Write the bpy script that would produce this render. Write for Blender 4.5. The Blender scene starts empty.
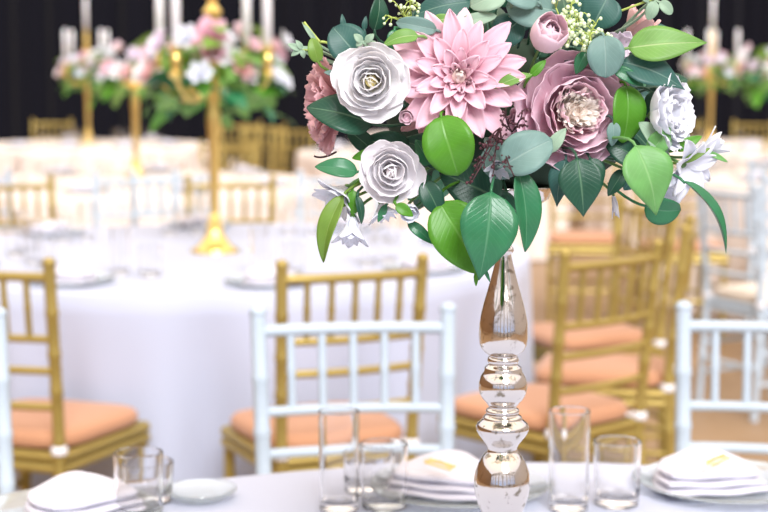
import bpy, bmesh, math, random
from mathutils import Vector, Matrix, Euler, noise
R = random.Random(7)
PI = math.pi
SC = bpy.context.scene
COL = SC.collection
# ------------------------------------------------------------------ camera model
H, F, YH = 1.34, 1603.0, 73.0
TH = math.atan((256 - YH) / F)
def W(px, py, d):
    """point on the plane y = d that is seen at photo pixel px, py"""
    v = Vector((px - 384.0, F * math.cos(TH) + (256 - py) * math.sin(TH), -F * math.sin(TH) + (256 - py) * math.cos(TH)))
    v *= d / v.y
    return Vector((v.x, v.y, v.z + H))
def SZ(d): return d / F            # metres per pixel at distance d
# ------------------------------------------------------------------ materials
def mat(name, col, rough=.5, metal=0, spec=.5, sheen=0, trans=0, ior=1.45, sub=0, var=0, vscale=20, bump=0, bscale=60, coat=0, col2=None):
    m = bpy.data.materials.new(name); m.use_nodes = True
    nt = m.node_tree; b = nt.nodes['Principled BSDF']
    c = (*col, 1)
    b.inputs['Base Color'].default_value = c
    b.inputs['Roughness'].default_value = rough
    b.inputs['Metallic'].default_value = metal
    b.inputs['Specular IOR Level'].default_value = spec
    b.inputs['IOR'].default_value = ior
    b.inputs['Sheen Weight'].default_value = sheen
    b.inputs['Transmission Weight'].default_value = trans
    b.inputs['Coat Weight'].default_value = coat
    if sub:
        b.inputs['Subsurface Weight'].default_value = sub
        b.inputs['Subsurface Radius'].default_value = (.01, .006, .004)
        b.inputs['Subsurface Scale'].default_value = .4
    if var or col2 or bump:
        tc = nt.nodes.new('ShaderNodeTexCoord')
    if var or col2:
        n = nt.nodes.new('ShaderNodeTexNoise'); n.inputs['Scale'].default_value = vscale; n.inputs['Detail'].default_value = 3
        r = nt.nodes.new('ShaderNodeValToRGB')
        r.color_ramp.elements[0].position = .35; r.color_ramp.elements[1].position = .65
        d = col2 if col2 else tuple(max(0, x * (1 - var)) for x in col)
        r.color_ramp.elements[0].color = (*d, 1); r.color_ramp.elements[1].color = c
        nt.links.new(tc.outputs['Object'], n.inputs['Vector']); nt.links.new(n.outputs['Fac'], r.inputs['Fac'])
        nt.links.new(r.outputs['Color'], b.inputs['Base Color'])
    if bump:
        n2 = nt.nodes.new('ShaderNodeTexNoise'); n2.inputs['Scale'].default_value = bscale; n2.inputs['Detail'].default_value = 3
        bp = nt.nodes.new('ShaderNodeBump'); bp.inputs['Strength'].default_value = bump; bp.inputs['Distance'].default_value = .002
        nt.links.new(tc.outputs['Object'], n2.inputs['Vector']); nt.links.new(n2.outputs['Fac'], bp.inputs['Height'])
        nt.links.new(bp.outputs['Normal'], b.inputs['Normal'])
    return m
def node_math(nt, op, a, b=None, clamp=False):
    n = nt.nodes.new('ShaderNodeMath'); n.operation = op; n.use_clamp = clamp
    for i, v in enumerate((a, b)):
        if v is None: continue
        if isinstance(v, (int, float)): n.inputs[i].default_value = v
        else: nt.links.new(v, n.inputs[i])
    return n.outputs[0]
def leaf_mat(name, col, vein, rough=.4, trans=.25, vs=.5, nveins=13, edge=None):
    """leaf: pale mid rib and side veins drawn from the leaf's own uv"""
    m = bpy.data.materials.new(name); m.use_nodes = True
    nt = m.node_tree; b = nt.nodes['Principled BSDF']; out = nt.nodes['Material Output']
    uv = nt.nodes.new('ShaderNodeUVMap'); sp = nt.nodes.new('ShaderNodeSeparateXYZ')
    nt.links.new(uv.outputs[0], sp.inputs[0])
    av = node_math(nt, 'ABSOLUTE', node_math(nt, 'SUBTRACT', sp.outputs['Y'], .5))          # 0 rib .. .5 edge
    rib = node_math(nt, 'SUBTRACT', 1, node_math(nt, 'MULTIPLY', av, 28), True)
    ph = node_math(nt, 'SUBTRACT', node_math(nt, 'MULTIPLY', sp.outputs['X'], nveins), node_math(nt, 'MULTIPLY', av, 7))
    tri = node_math(nt, 'ABSOLUTE', node_math(nt, 'SUBTRACT', node_math(nt, 'FRACT', ph), .5))
    sv = node_math(nt, 'SUBTRACT', 1, node_math(nt, 'MULTIPLY', tri, 9), True)
    v = node_math(nt, 'MAXIMUM', rib, node_math(nt, 'MULTIPLY', sv, .16))
    tc = nt.nodes.new('ShaderNodeTexCoord'); nz = nt.nodes.new('ShaderNodeTexNoise'); nz.inputs['Scale'].default_value = 55
    nt.links.new(tc.outputs['Object'], nz.inputs['Vector'])
    mx0 = nt.nodes.new('ShaderNodeMix'); mx0.data_type = 'RGBA'
    mx0.inputs['A'].default_value = (*[x * .72 for x in col], 1); mx0.inputs['B'].default_value = (*[min(1, x * 1.2) for x in col], 1)
    nt.links.new(nz.outputs['Fac'], mx0.inputs['Factor'])
    mx = nt.nodes.new('ShaderNodeMix'); mx.data_type = 'RGBA'; mx.inputs['B'].default_value = (*vein, 1)
    nt.links.new(node_math(nt, 'MULTIPLY', v, vs), mx.inputs['Factor']); nt.links.new(mx0.outputs['Result'], mx.inputs['A'])
    nt.links.new(mx.outputs['Result'], b.inputs['Base Color'])
    b.inputs['Roughness'].default_value = rough
    b.inputs['Specular IOR Level'].default_value = .45
    bp = nt.nodes.new('ShaderNodeBump'); bp.inputs['Strength'].default_value = .35; bp.inputs['Distance'].default_value = .0012
    nt.links.new(v, bp.inputs['Height']); bp.invert = True; nt.links.new(bp.outputs['Normal'], b.inputs['Normal'])
    tr = nt.nodes.new('ShaderNodeBsdfTranslucent'); nt.links.new(mx.outputs['Result'], tr.inputs['Color'])
    ms = nt.nodes.new('ShaderNodeMixShader'); ms.inputs[0].default_value = trans
    nt.links.new(b.outputs[0], ms.inputs[1]); nt.links.new(tr.outputs[0], ms.inputs[2]); nt.links.new(ms.outputs[0], out.inputs[0])
    return m
def petal_mat(name, base, tip, trans=.15, rough=.6, streak=.25, pos=.45):
    """petal: its own colour from the claw (uv x = 0) to the tip (1), fine lengthwise streaks"""
    m = bpy.data.materials.new(name); m.use_nodes = True
    nt = m.node_tree; b = nt.nodes['Principled BSDF']; out = nt.nodes['Material Output']
    uv = nt.nodes.new('ShaderNodeUVMap'); sp = nt.nodes.new('ShaderNodeSeparateXYZ'); nt.links.new(uv.outputs[0], sp.inputs[0])
    mp = nt.nodes.new('ShaderNodeMapping'); mp.inputs['Scale'].default_value = (1.2, 22, 1); nt.links.new(uv.outputs[0], mp.inputs['Vector'])
    nz = nt.nodes.new('ShaderNodeTexNoise'); nz.inputs['Scale'].default_value = 1; nz.inputs['Detail'].default_value = 2
    nt.links.new(mp.outputs[0], nz.inputs['Vector'])
    f = node_math(nt, 'ADD', sp.outputs['X'], node_math(nt, 'MULTIPLY', node_math(nt, 'SUBTRACT', nz.outputs['Fac'], .5), streak * 2))
    r = nt.nodes.new('ShaderNodeValToRGB'); r.color_ramp.elements[0].position = .05; r.color_ramp.elements[1].position = pos + .35
    r.color_ramp.elements[0].color = (*base, 1); r.color_ramp.elements[1].color = (*tip, 1)
    nt.links.new(f, r.inputs[0]); nt.links.new(r.outputs[0], b.inputs['Base Color'])
    b.inputs['Roughness'].default_value = rough; b.inputs['Specular IOR Level'].default_value = .25; b.inputs['Sheen Weight'].default_value = .15
    tr = nt.nodes.new('ShaderNodeBsdfTranslucent'); nt.links.new(r.outputs[0], tr.inputs['Color'])
    ms = nt.nodes.new('ShaderNodeMixShader'); ms.inputs[0].default_value = trans
    nt.links.new(b.outputs[0], ms.inputs[1]); nt.links.new(tr.outputs[0], ms.inputs[2]); nt.links.new(ms.outputs[0], out.inputs[0])
    return m
GOLD = mat('gold_paint', (.42, .315, .09), .38, .45, var=.12, vscale=8)
GOLDM = mat('polished_gold', (.95, .70, .24), .28, .9)
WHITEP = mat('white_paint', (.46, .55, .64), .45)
PEACH = mat('peach_cushion', (.49, .245, .135), .75, sheen=.2, bump=.15, bscale=200)
CREAM = mat('ivory_cushion', (.74, .66, .56), .7, sheen=.2)
TIE = mat('white_tie', (.85, .85, .90), .7)
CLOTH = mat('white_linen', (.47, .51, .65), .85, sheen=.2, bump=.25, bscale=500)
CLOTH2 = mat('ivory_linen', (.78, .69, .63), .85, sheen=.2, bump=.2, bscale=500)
NAPKIN = mat('napkin_linen', (.64, .63, .72), .8, sheen=.3, bump=.15, bscale=400)
GLASS = mat('clear_glass', (1, 1, 1), .0, trans=1, ior=1.42)
PLATE = mat('bluish_glass', (.88, .94, .97), .05, trans=.8, ior=1.3)
CANDLE = mat('candle_wax', (.93, .93, .97), .5, sub=.2)
WICK = mat('wick', (.05, .04, .03), .9)
CURTAIN = mat('black_velvet', (.006, .006, .010), .9, spec=.1, sheen=.05)
FLOOR = mat('tan_floor', (.33, .215, .12), .45, col2=(.27, .17, .09), vscale=1.5)
WALL = mat('wall_wood', (.30, .17, .08), .5, col2=(.22, .12, .05), vscale=3)
PLASTER = mat('wall_plaster', (.72, .70, .68), .8)
DARKF = mat('unseen_window_frame', (.03, .025, .02), .5)  # for the added frames behind the camera, dark streaks in the vase
STEM = mat('stem_green', (.10, .22, .06), .5)
FOAM = mat('floral_foam', (.015, .035, .02), .95)
VINE = mat('dark_twig', (.05, .015, .02), .5)
BERRYD = mat('dark_berry', (.075, .02, .03), .35)
BERRYW = mat('pale_berry', (.72, .85, .55), .5)
TWIGY = mat('yellow_green_twig', (.42, .52, .12), .5)
STAMEN = mat('stamen_tip', (.12, .04, .06), .6)
SHARP = [GLASS, PLATE, GOLD, WHITEP, GOLDM]
# mercury glass: worn silver
def silver():
    m = bpy.data.materials.new('mercury_silver'); m.use_nodes = True
    nt = m.node_tree; b = nt.nodes['Principled BSDF']
    tc = nt.nodes.new('ShaderNodeTexCoord'); n = nt.nodes.new('ShaderNodeTexNoise'); n.inputs['Scale'].default_value = 110; n.inputs['Detail'].default_value = 4
    nt.links.new(tc.outputs['Object'], n.inputs['Vector'])
    r = nt.nodes.new('ShaderNodeValToRGB'); r.color_ramp.elements[0].position = .30; r.color_ramp.elements[0].color = (.30, .26, .20, 1)
    r.color_ramp.elements[1].position = .42; r.color_ramp.elements[1].color = (.76, .72, .67, 1)
    nt.links.new(n.outputs['Fac'], r.inputs[0]); nt.links.new(r.outputs[0], b.inputs['Base Color'])
    b.inputs['Metallic'].default_value = 1
    r2 = nt.nodes.new('ShaderNodeMapRange'); r2.inputs['From Min'].default_value = .35; r2.inputs['From Max'].default_value = .65
    r2.inputs['To Min'].default_value = .16; r2.inputs['To Max'].default_value = .05
    nt.links.new(n.outputs['Fac'], r2.inputs[0]); nt.links.new(r2.outputs[0], b.inputs['Roughness'])
    bp = nt.nodes.new('ShaderNodeBump'); bp.inputs['Strength'].default_value = .12; bp.inputs['Distance'].default_value = .001
    nt.links.new(n.outputs['Fac'], bp.inputs['Height']); nt.links.new(bp.outputs[0], b.inputs['Normal'])
    return m
SILVER = silver()
L_D = leaf_mat('leaf_dark', (.016, .085, .048), (.22, .40, .24), .36, .15)
L_DB = leaf_mat('leaf_dark_blue', (.035, .125, .105), (.30, .46, .38), .42, .12)
L_M = leaf_mat('leaf_mid', (.035, .20, .085), (.18, .42, .24), .26, .15, vs=.45)
L_G = leaf_mat('leaf_bright', (.12, .38, .03), (.30, .62, .15), .35, .35, vs=.45)
L_Y = leaf_mat('leaf_yellowgreen', (.20, .42, .09), (.62, .76, .40), .4, .3, vs=.8)
L_L = leaf_mat('leaf_light', (.19, .47, .14), (.45, .72, .35), .4, .3, vs=.45)
L_B = leaf_mat('leaf_eucalyptus', (.17, .30, .27), (.38, .52, .47), .5, .12, vs=.45, nveins=7)
L_S = leaf_mat('leaf_sage', (.34, .50, .36), (.55, .68, .52), .5, .2, vs=.4, nveins=7)
L_O = leaf_mat('leaf_olive', (.19, .34, .05), (.35, .5, .15), .4, .25, vs=.5)
P_DAH = petal_mat('petal_dahlia', (.72, .32, .42), (.93, .62, .72), streak=.35, pos=.35)
P_PEO = petal_mat('petal_peony_outer', (.86, .45, .56), (.97, .74, .84), streak=.3, pos=.3)
P_PEI = petal_mat('petal_peony_inner', (.76, .26, .34), (.95, .68, .76), streak=.3, pos=.35)
P_PEC = petal_mat('petal_peony_heart', (.98, .82, .72), (.99, .94, .88), streak=.2)
P_ROS = petal_mat('petal_white_rose', (.95, .90, .70), (.96, .95, .97), streak=.08, pos=.1)
P_ROC = petal_mat('petal_rose_heart', (.95, .80, .30), (.96, .93, .80), streak=.1, pos=.3)
P_RO2 = petal_mat('petal_blush_white', (.96, .86, .86), (.96, .94, .97), streak=.08, pos=.1)
P_WHI = petal_mat('petal_cool_white', (.86, .88, .96), (.90, .92, .99), streak=.08, trans=.2)
P_CAR = petal_mat('petal_dusty_pink', (.60, .26, .30), (.86, .52, .55), streak=.5)
P_BUD = petal_mat('petal_bud_pink', (.84, .62, .62), (.88, .66, .74), streak=.3)
P_SAL = petal_mat('petal_salmon', (.75, .36, .36), (.86, .56, .55), streak=.3)
P_LIL = petal_mat('petal_lilac', (.80, .66, .80), (.88, .80, .90), streak=.2)
# ------------------------------------------------------------------ object helpers
def root_of(p):
    while p.parent: p = p.parent
    return p
def obj(name, bm, m, parent=None, smooth=True, origin=None):
    """vertices are in the thing's own frame (or in world space for a thing at the origin)"""
    me = bpy.data.meshes.new(name)
    if smooth:
        for f in bm.faces: f.smooth = True
    bm.to_mesh(me); bm.free(); me.materials.append(m)
    if smooth and m in SHARP: me.set_sharp_from_angle(angle=math.radians(38))
    o = bpy.data.objects.new(name, me); COL.objects.link(o)
    if parent is not None: o.parent = parent
    if origin is not None:
        me.transform(Matrix.Translation(-Vector(origin))); o.location = origin
    return o
def thing(name, label, cat, loc=(0, 0, 0), rz=0, group=None):
    o = bpy.data.objects.new(name, None); COL.objects.link(o); o.empty_display_size = .05
    o.location = loc; o.rotation_euler = (0, 0, rz)
    return tag(o, label, cat, group)
def tag(o, label, cat, group=None):
    o['label'] = label; o['category'] = cat
    if group: o['group'] = group
    return o
KIDS = {}
def copy_tree(o, parent=None, m=None):
    c = o.copy(); COL.objects.link(c)
    if parent is not None: c.parent = parent
    for ch in list(o.children): copy_tree(ch, c)
    return c
def dup(o, loc, rz, label, cat=None, group=None):
    c = copy_tree(o); c.location = loc; c.rotation_euler = (0, 0, rz)
    c['label'] = label
    if group: c['group'] = group
    elif 'group' in c.keys(): del c['group']
    return c
def box(bm, a, b, bev=0):
    r = bmesh.ops.create_cube(bm, size=1)
    a = Vector(a); b = Vector(b)
    for v in r['verts']: v.co = Vector(((a[i] + b[i]) / 2 + v.co[i] * (b[i] - a[i]) for i in range(3)))
    if bev:
        es = list({e for v in r['verts'] for e in v.link_edges})
        bmesh.ops.bevel(bm, geom=es, offset=bev, segments=3, affect='EDGES', profile=.6)
def lathe(bm, prof, n=32, M=Matrix(), caps=True):
    rings = []
    for r, z in prof:
        rings.append([bm.verts.new(M @ Vector((r * math.cos(2 * PI * i / n), r * math.sin(2 * PI * i / n), z))) for i in range(n)])
    for a, b in zip(rings, rings[1:]):
        for i in range(n): bm.faces.new((a[i], a[(i + 1) % n], b[(i + 1) % n], b[i]))
    if caps:
        bm.faces.new(list(reversed(rings[0]))); bm.faces.new(rings[-1])
def tube(bm, pts, rad, n=10, caps=True):
    pts = [Vector(p) for p in pts]
    if not hasattr(rad, '__len__'): rad = [rad] * len(pts)
    rings = []; up = None
    for i, p in enumerate(pts):
        t = (pts[min(i + 1, len(pts) - 1)] - pts[max(i - 1, 0)]).normalized()
        if up is None: up = Vector((0, 0, 1)) if abs(t.z) < .9 else Vector((0, 1, 0))
        s = t.cross(up).normalized(); u = s.cross(t).normalized(); up = u
        rings.append([bm.verts.new(p + rad[i] * (s * math.cos(2 * PI * k / n) + u * math.sin(2 * PI * k / n))) for k in range(n)])
    for a, b in zip(rings, rings[1:]):
        for k in range(n): bm.faces.new((a[k], a[(k + 1) % n], b[(k + 1) % n], b[k]))
    if caps: bm.faces.new(list(reversed(rings[0]))); bm.faces.new(rings[-1])
def ball(bm, c, r, seg=8, ring=6, sc=(1, 1, 1)):
    q = bmesh.ops.create_uvsphere(bm, u_segments=seg, v_segments=ring, radius=r)
    for v in q['verts']: v.co = Vector((v.co.x * sc[0], v.co.y * sc[1], v.co.z * sc[2])) + Vector(c)
def grid(bm, nu, nv, fn):
    uvl = bm.loops.layers.uv.verify()
    g = [[bm.verts.new(fn(i / nu, j / nv)) for j in range(nv + 1)] for i in range(nu + 1)]
    for i in range(nu):
        for j in range(nv):
            f = bm.faces.new((g[i][j], g[i + 1][j], g[i + 1][j + 1], g[i][j + 1]))
            for l, (a, b) in zip(f.loops, ((i, j), (i + 1, j), (i + 1, j + 1), (i, j + 1))): l[uvl].uv = (a / nu, b / nv)
def bez(a, b, c, n=10):
    a, b, c = Vector(a), Vector(b), Vector(c)
    return [(1 - t) ** 2 * a + 2 * t * (1 - t) * b + t * t * c for t in [i / n for i in range(n + 1)]]
# ------------------------------------------------------------------ setting
def struct(name, bm, m):
    o = obj(name, bm, m, smooth=False); o['kind'] = 'structure'; return o
XL, XR, YB, YN = -8.0, 8.0, 17.4, -5.0
b = bmesh.new(); box(b, (XL, YN, -.1), (XR, YB, 0)); struct('floor', b, FLOOR)
b = bmesh.new(); box(b, (XL - .2, YN, 0), (XL, YB, 4.2)); struct('unseen_wall_left', b, WALL)  # unseen wall, added in brown for the left side of the vase's reflection
b = bmesh.new(); box(b, (XR, YN, 0), (XR + .2, YB, 4.2)); struct('unseen_wall_right', b, PLASTER)  # unseen wall, added pale for the bright right side of the vase's reflection
b = bmesh.new(); box(b, (XL, YB, 0), (XR, YB + .2, 5.6)); struct('wall_back', b, WALL)
b = bmesh.new()
for i in range(9):
    x = XL + i * 2.0
    box(b, (x - .22, YN - .25, 0), (x + .22, YN, 4.2))
box(b, (XL, YN - .25, 0), (XR, YN, .5)); box(b, (XL, YN - .25, 3.6), (XR, YN, 4.2)); struct('unseen_wall_front', b, PLASTER)  # unseen wall with pillars behind the camera, added for the vase to mirror
for i in range(8):
    b = bmesh.new(); x = XL + i * 2.0 + .22
    for k in range(3):
        xx = x + k * .755; box(b, (xx, YN - .14, .5), (xx + .05, YN - .08, 3.6))
    for z in (.5, 1.6, 2.6, 3.54): box(b, (x, YN - .14, z), (x + 1.56, YN - .08, z + .06))
    struct('unseen_window_%d' % (i + 1), b, DARKF)  # unseen dark frames, added to give the vase reflection contrast
# black drape along the back wall
b = bmesh.new()
def drape(u, v):
    x = XL + .05 + u * (XR - XL - .1)
    a = .07 * math.sin(x * 2 * PI / .42 + .8 * math.sin(x * 1.7)) + .03 * math.sin(x * 2 * PI / .19 + 1)
    return Vector((x, YB - .2 + a * (.7 + .3 * v), .02 + 5.4 * v))
grid(b, 900, 3, drape)
tag(obj('curtain', b, CURTAIN), 'black pleated drape hanging across the back of the hall', 'curtain')
# ------------------------------------------------------------------ round tables under floor length cloths
TR = 1.02
def tablecloth(x, y, label, m=CLOTH, rad=TR, seed=0, top=.76, group=None, taggable=True):
    b = bmesh.new(); n = 220
    rr = random.Random(seed); nf = rr.choice((15, 17, 19)); p0 = rr.random() * 6; p1 = rr.random() * 6
    prof = [(0, 0), (.3, 0), (.6, 0), (.9, 0), (.975, 0), (.992, .001), (1, .006)]
    rings = []
    for q, dz in prof:
        if q == 0: rings.append([b.verts.new((0, 0, top))]); continue
        rings.append([b.verts.new((rad * q * math.cos(2 * PI * i / n), rad * q * math.sin(2 * PI * i / n), top - dz)) for i in range(n)])
    for k in range(1, 15):
        t = k / 14; z = top - .006 - t * (top - .018)
        ring = []
        for i in range(n):
            a = 2 * PI * i / n
            w = math.sin(nf * a + p0 + .7 * math.sin(3 * a + p1)) * .6 + math.sin(nf * 2.1 * a + p1 + 1.2 * math.sin(2 * a)) * .25
            q = rad + .004 + .020 * t + (w * .060 - .022) * min(1, t * 1.6) ** .9
            ring.append(b.verts.new((q * math.cos(a), q * math.sin(a), z)))
        rings.append(ring)
    for i in range(n): b.faces.new((rings[0][0], rings[1][i], rings[1][(i + 1) % n]))
    for A, B in zip(rings[1:], rings[2:]):
        for i in range(n): b.faces.new((A[i], B[i], B[(i + 1) % n], A[(i + 1) % n]))
    o = obj('tablecloth', b, m); o.location = (x, y, 0)
    return tag(o, label, 'tablecloth', group)
T1 = (.20, 1.325); T2 = (-.55, 5.19)
tb = [
    (T1[0], T1[1], 'white linen cloth on the nearest table, under the silver vase', CLOTH, 1.04),
    (T2[0], T2[1], 'white floor length cloth on the round table behind the white chairs', CLOTH, 1.02),
    (-1.33, 8.6, 'ivory cloth on the second table behind, below the flower stand', CLOTH2, 1.0),
    (-2.43, 13.2, 'ivory cloth on the farthest left table against the black drape', CLOTH2, 1.0),
    (.35, 12.0, 'pale cloth on the far table hidden partly by the pink bouquet edge', CLOTH2, 1.0),
    (2.55, 9.3, 'white cloth on the right hand table behind the white chairs', CLOTH2, 1.0),
    (2.68, 13.2, 'ivory cloth on the farthest right table under a candelabrum', CLOTH2, 1.0),
    (.80, 15.4, 'peach lit cloth on the far table behind the facing gold chairs', CLOTH2, 1.0),
]
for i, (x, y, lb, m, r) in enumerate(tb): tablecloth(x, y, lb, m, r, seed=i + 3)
# ------------------------------------------------------------------ chiavari chair
def bamboo(bm, pts, r, rings=()):
    """turned pole with ring swellings at the given fractions"""
    pts = [Vector(p) for p in pts]
    L = [0]
    for a, c in zip(pts, pts[1:]): L.append(L[-1] + (c - a).length)
    def at(s):
        for k in range(len(pts) - 1):
            if s <= L[k + 1] or k == len(pts) - 2:
                return pts[k].lerp(pts[k + 1], (s - L[k]) / (L[k + 1] - L[k]))
    st = set([0, L[-1]] + L)
    for q in rings:
        c = q * L[-1]
        for d in (-.010, -.005, 0, .005, .010): st.add(min(max(c + d, 0), L[-1]))
    st = sorted(st); rad = []
    for s in st:
        k = 1
        for q in rings:
            d = abs(s - q * L[-1])
            if d < .007: k = 1.12
        rad.append(r * k)
    tube(bm, [at(s) for s in st], rad, 12)
def make_chair(label, cat_mat, cush, kind):
    t = thing('chiavari_chair', label, 'chair')
    def back(s):   # s -1/1
        return [(s * .172, -.215, 0), (s * .165, -.19, .43), (s * .168, -.198, .55), (s * .176, -.233, .902)]
    for s in (-1, 1):
        b = bmesh.new(); bamboo(b, back(s), .0145, (.22, .36, .52, .66, .76, .87))
        ball(b, (s * .176, -.2335, .905), .0165, 12, 8, (1, 1, .8)); obj('back_post', b, cat_mat, t)
    for s in (-1, 1):
        b = bmesh.new(); bamboo(b, [(s * .176, .175, 0), (s * .178, .18, .42)], .0145, (.3, .65)); obj('front_leg', b, cat_mat, t)
    def bp(s, z):
        p = back(s)
        for a, c in zip(p, p[1:]):
            if a[2] <= z <= c[2]:
                k = (z - a[2]) / (c[2] - a[2]); return Vector(a).lerp(Vector(c), k)
    def rail(z, name, r=.0095, bow=.02):
        a, c = bp(-1, z), bp(1, z); m = (a + c) / 2 + Vector((0, -bow * 2, 0))
        b = bmesh.new(); tube(b, bez(a, m, c, 8), r, 10); obj(name, b, cat_mat, t)
        return lambda f: bez(a, m, c, 60)[int(f * 60)]
    top = rail(.870, 'top_rail', .0115); r2 = rail(.722, 'cross_rail'); r3 = rail(.645, 'cross_rail'); r4 = rail(.557, 'cross_rail')
    for k in range(5):
        f = (k + 1) / 6
        b = bmesh.new(); bamboo(b, [r2(f), top(f)], .0078, (.5,)); obj('spindle', b, cat_mat, t)
    # seat frame and cushion
    b = bmesh.new(); F4 = [(-.168, -.185), (.168, -.185), (.185, .19), (-.185, .19)]
    for i in range(4):
        a, c = F4[i], F4[(i + 1) % 4]
        for z in (.405, .432): tube(b, [(a[0], a[1], z), (c[0], c[1], z)], .014, 8)
    vs = [b.verts.new((x, y, z)) for z in (.412, .435) for x, y in F4]
    b.faces.new(vs[:4][::-1]); b.faces.new(vs[4:])
    for i in range(4): b.faces.new((vs[i], vs[(i + 1) % 4], vs[4 + (i + 1) % 4], vs[4 + i]))
    obj('seat_frame', b, cat_mat, t)
    b = bmesh.new(); n = 56
    def sq(a, s):
        c, d = math.cos(a), math.sin(a); p = .42
        x = math.copysign(abs(c) ** p, c) * .192 * s; y = math.copysign(abs(d) ** p, d) * .195 * s
        return x * (1 + .12 * (y / .19) * .5 - .03), y + .005
    rings = []
    for s, z in ((.9, .448), (.98, .450), (1.0, .462), (.995, .474), (.95, .485), (.8, .490), (.5, .493), (.2, .494)):
        rings.append([b.verts.new((*sq(2 * PI * i / n, s), z)) for i in range(n)])
    for A, B in zip(rings, rings[1:]):
        for i in range(n): b.faces.new((A[i], A[(i + 1) % n], B[(i + 1) % n], B[i]))
    b.faces.new(rings[0][::-1]); b.faces.new(rings[-1]); obj('seat_cushion', b, cush, t)
    for s in (-1, 1):
        b = bmesh.new(); p = bp(s, .452); lathe(b, [(.0165, -.011), (.0195, -.008), (.0195, .008), (.0165, .011)], 14, Matrix.Translation(p))
        tube(b, [p + Vector((-s * .012, .012, .0)), p + Vector((-s * .03, .03, .002))], .005, 6); obj('cushion_tie', b, TIE, t)
    # stretchers
    for z in (.14, .26):
        for s in (-1, 1):
            b = bmesh.new(); tube(b, [bp(s, z), (s * .177, .177, z)], .009, 8); obj('stretcher', b, cat_mat, t)
    for z in (.20,):
        b = bmesh.new(); tube(b, [(-.177, .177, z), (.177, .177, z)], .009, 8); obj('stretcher', b, cat_mat, t)
    b = bmesh.new(); tube(b, [bp(-1, .2), bp(1, .2)], .009, 8); obj('stretcher', b, cat_mat, t)
    return t
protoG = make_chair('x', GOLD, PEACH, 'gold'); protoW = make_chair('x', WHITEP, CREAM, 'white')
used = {'G': False, 'W': False}
def chair(kind, bx, by, dx, dy, label, group=None):
    """bx, by: middle of the chair's back at floor; dx, dy: the way it faces"""
    d = Vector((dx, dy)).normalized(); rz = math.atan2(d.y, d.x) - PI / 2
    loc = (bx + d.x * .21, by + d.y * .21, 0)
    p = protoG if kind == 'G' else protoW
    if not used[kind]:
        used[kind] = True; p.location = loc; p.rotation_euler = (0, 0, rz); p['label'] = label
        if group: p['group'] = group
        return p
    return dup(p, loc, rz, label, group=group)
def toward(bx, by, T): return T[0] - bx, T[1] - by
# nearest table
chair('W', -.053, 2.90, .12, -1, 'white spindle back chair in the middle, facing across the table left of vase')
chair('W', .725, 2.90, -.25, -1, 'white spindle back chair at right edge, behind the folded napkin')
chair('W', -.828, 2.76, .75, -1, 'white spindle back chair cut off by the left edge of the photo')
# table behind: chairs with their backs to us
chair('G', -.93, 3.76, .38, 1, 'gold bamboo chair with peach cushion at the left edge')
chair('G', -.08, 3.72, -.42, 1, 'gold bamboo chair with peach cushion directly behind the middle white chair')
chair('G', .555, 3.99, -.66, .75, 'gold bamboo chair just right of the silver vase, back turned')
chair('G', .86, 4.64, -1, .22, 'gold bamboo chair seen side on, behind the one right of vase')
chair('G', .87, 5.40, -.9, -.35, 'pale gold chair with peach seat, third right of the vase')
fg = 'chairs on the far side of the second table'
for k, x, y, lb in (('G', -1.52, 6.56, 'gold chair at far side of second table, at left photo edge'),
                    ('W', -1.08, 6.98, 'white chair at far side of second table, left of the candelabrum'),
                    ('G', -.64, 6.66, 'gold chair at far side of second table, behind candelabrum stem'),
                    ('W', -.20, 6.98, 'white chair at far side of second table, right of the candelabrum')):
    chair(k, x, y, *toward(x, y, T2), lb)
# further back on the right
chair('G', 1.09, 8.75, -.1, -1, 'gold chair facing us with orange seat, beneath the dark serrated leaf')
chair('G', 1.49, 8.35, .1, -1, 'gold chair facing us with orange seat, beneath the light green leaf')
chair('W', 1.36, 6.25, .9, .45, 'white chair with ivory seat at right, side on behind nearest white chair')
chair('W', 1.82, 6.9, .3, 1, 'white chair with back turned at far right edge')
chair('W', 2.0, 7.95, .38, .92, 'white chair pulled up to the right hand table')
chair('W', 2.6, 7.82, 0, 1, 'white chair beside right hand table at right photo edge')
chair('G', -3.1, 15.0, .1, -1, 'small gold chair in front of the black drape at far left')
chair('G', -1.28, 14.3, -.1, -1, 'leftmost of three gold chairs lined up before the black drape')
chair('G', -1.02, 13.6, -.1, -1, 'middle of three gold chairs lined up before the black drape')
chair('G', -.74, 12.9, -.3, -1, 'rightmost of three gold chairs lined up before the black drape')
chair('G', 2.75, 14.8, 0, -1, 'gold chair before the drape below the right candelabrum')
chair('G', 3.35, 14.6, -.4, -1, 'gold chair before the drape at far right edge')
chair('G', 2.02, 14.6, .5, -1, 'gold chair before the drape right of the bouquet')
for k, a, lb in (('W', 250, 'white chair in front of the flower stand table, left one'), ('W', 285, 'white chair in front of the flower stand table, right one')):
    x = -1.33 + 1.47 * math.cos(math.radians(a)); y = 8.6 + 1.47 * math.sin(math.radians(a)); chair(k, x, y, -1.33 - x, 8.6 - y, lb)
chair('G', -.99, 10.1, -.25, -1, 'gold chair behind the flower stand table, below the foliage')
chair('G', 2.75, 10.8, 0, -1, 'gold chair behind right hand table')
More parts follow.
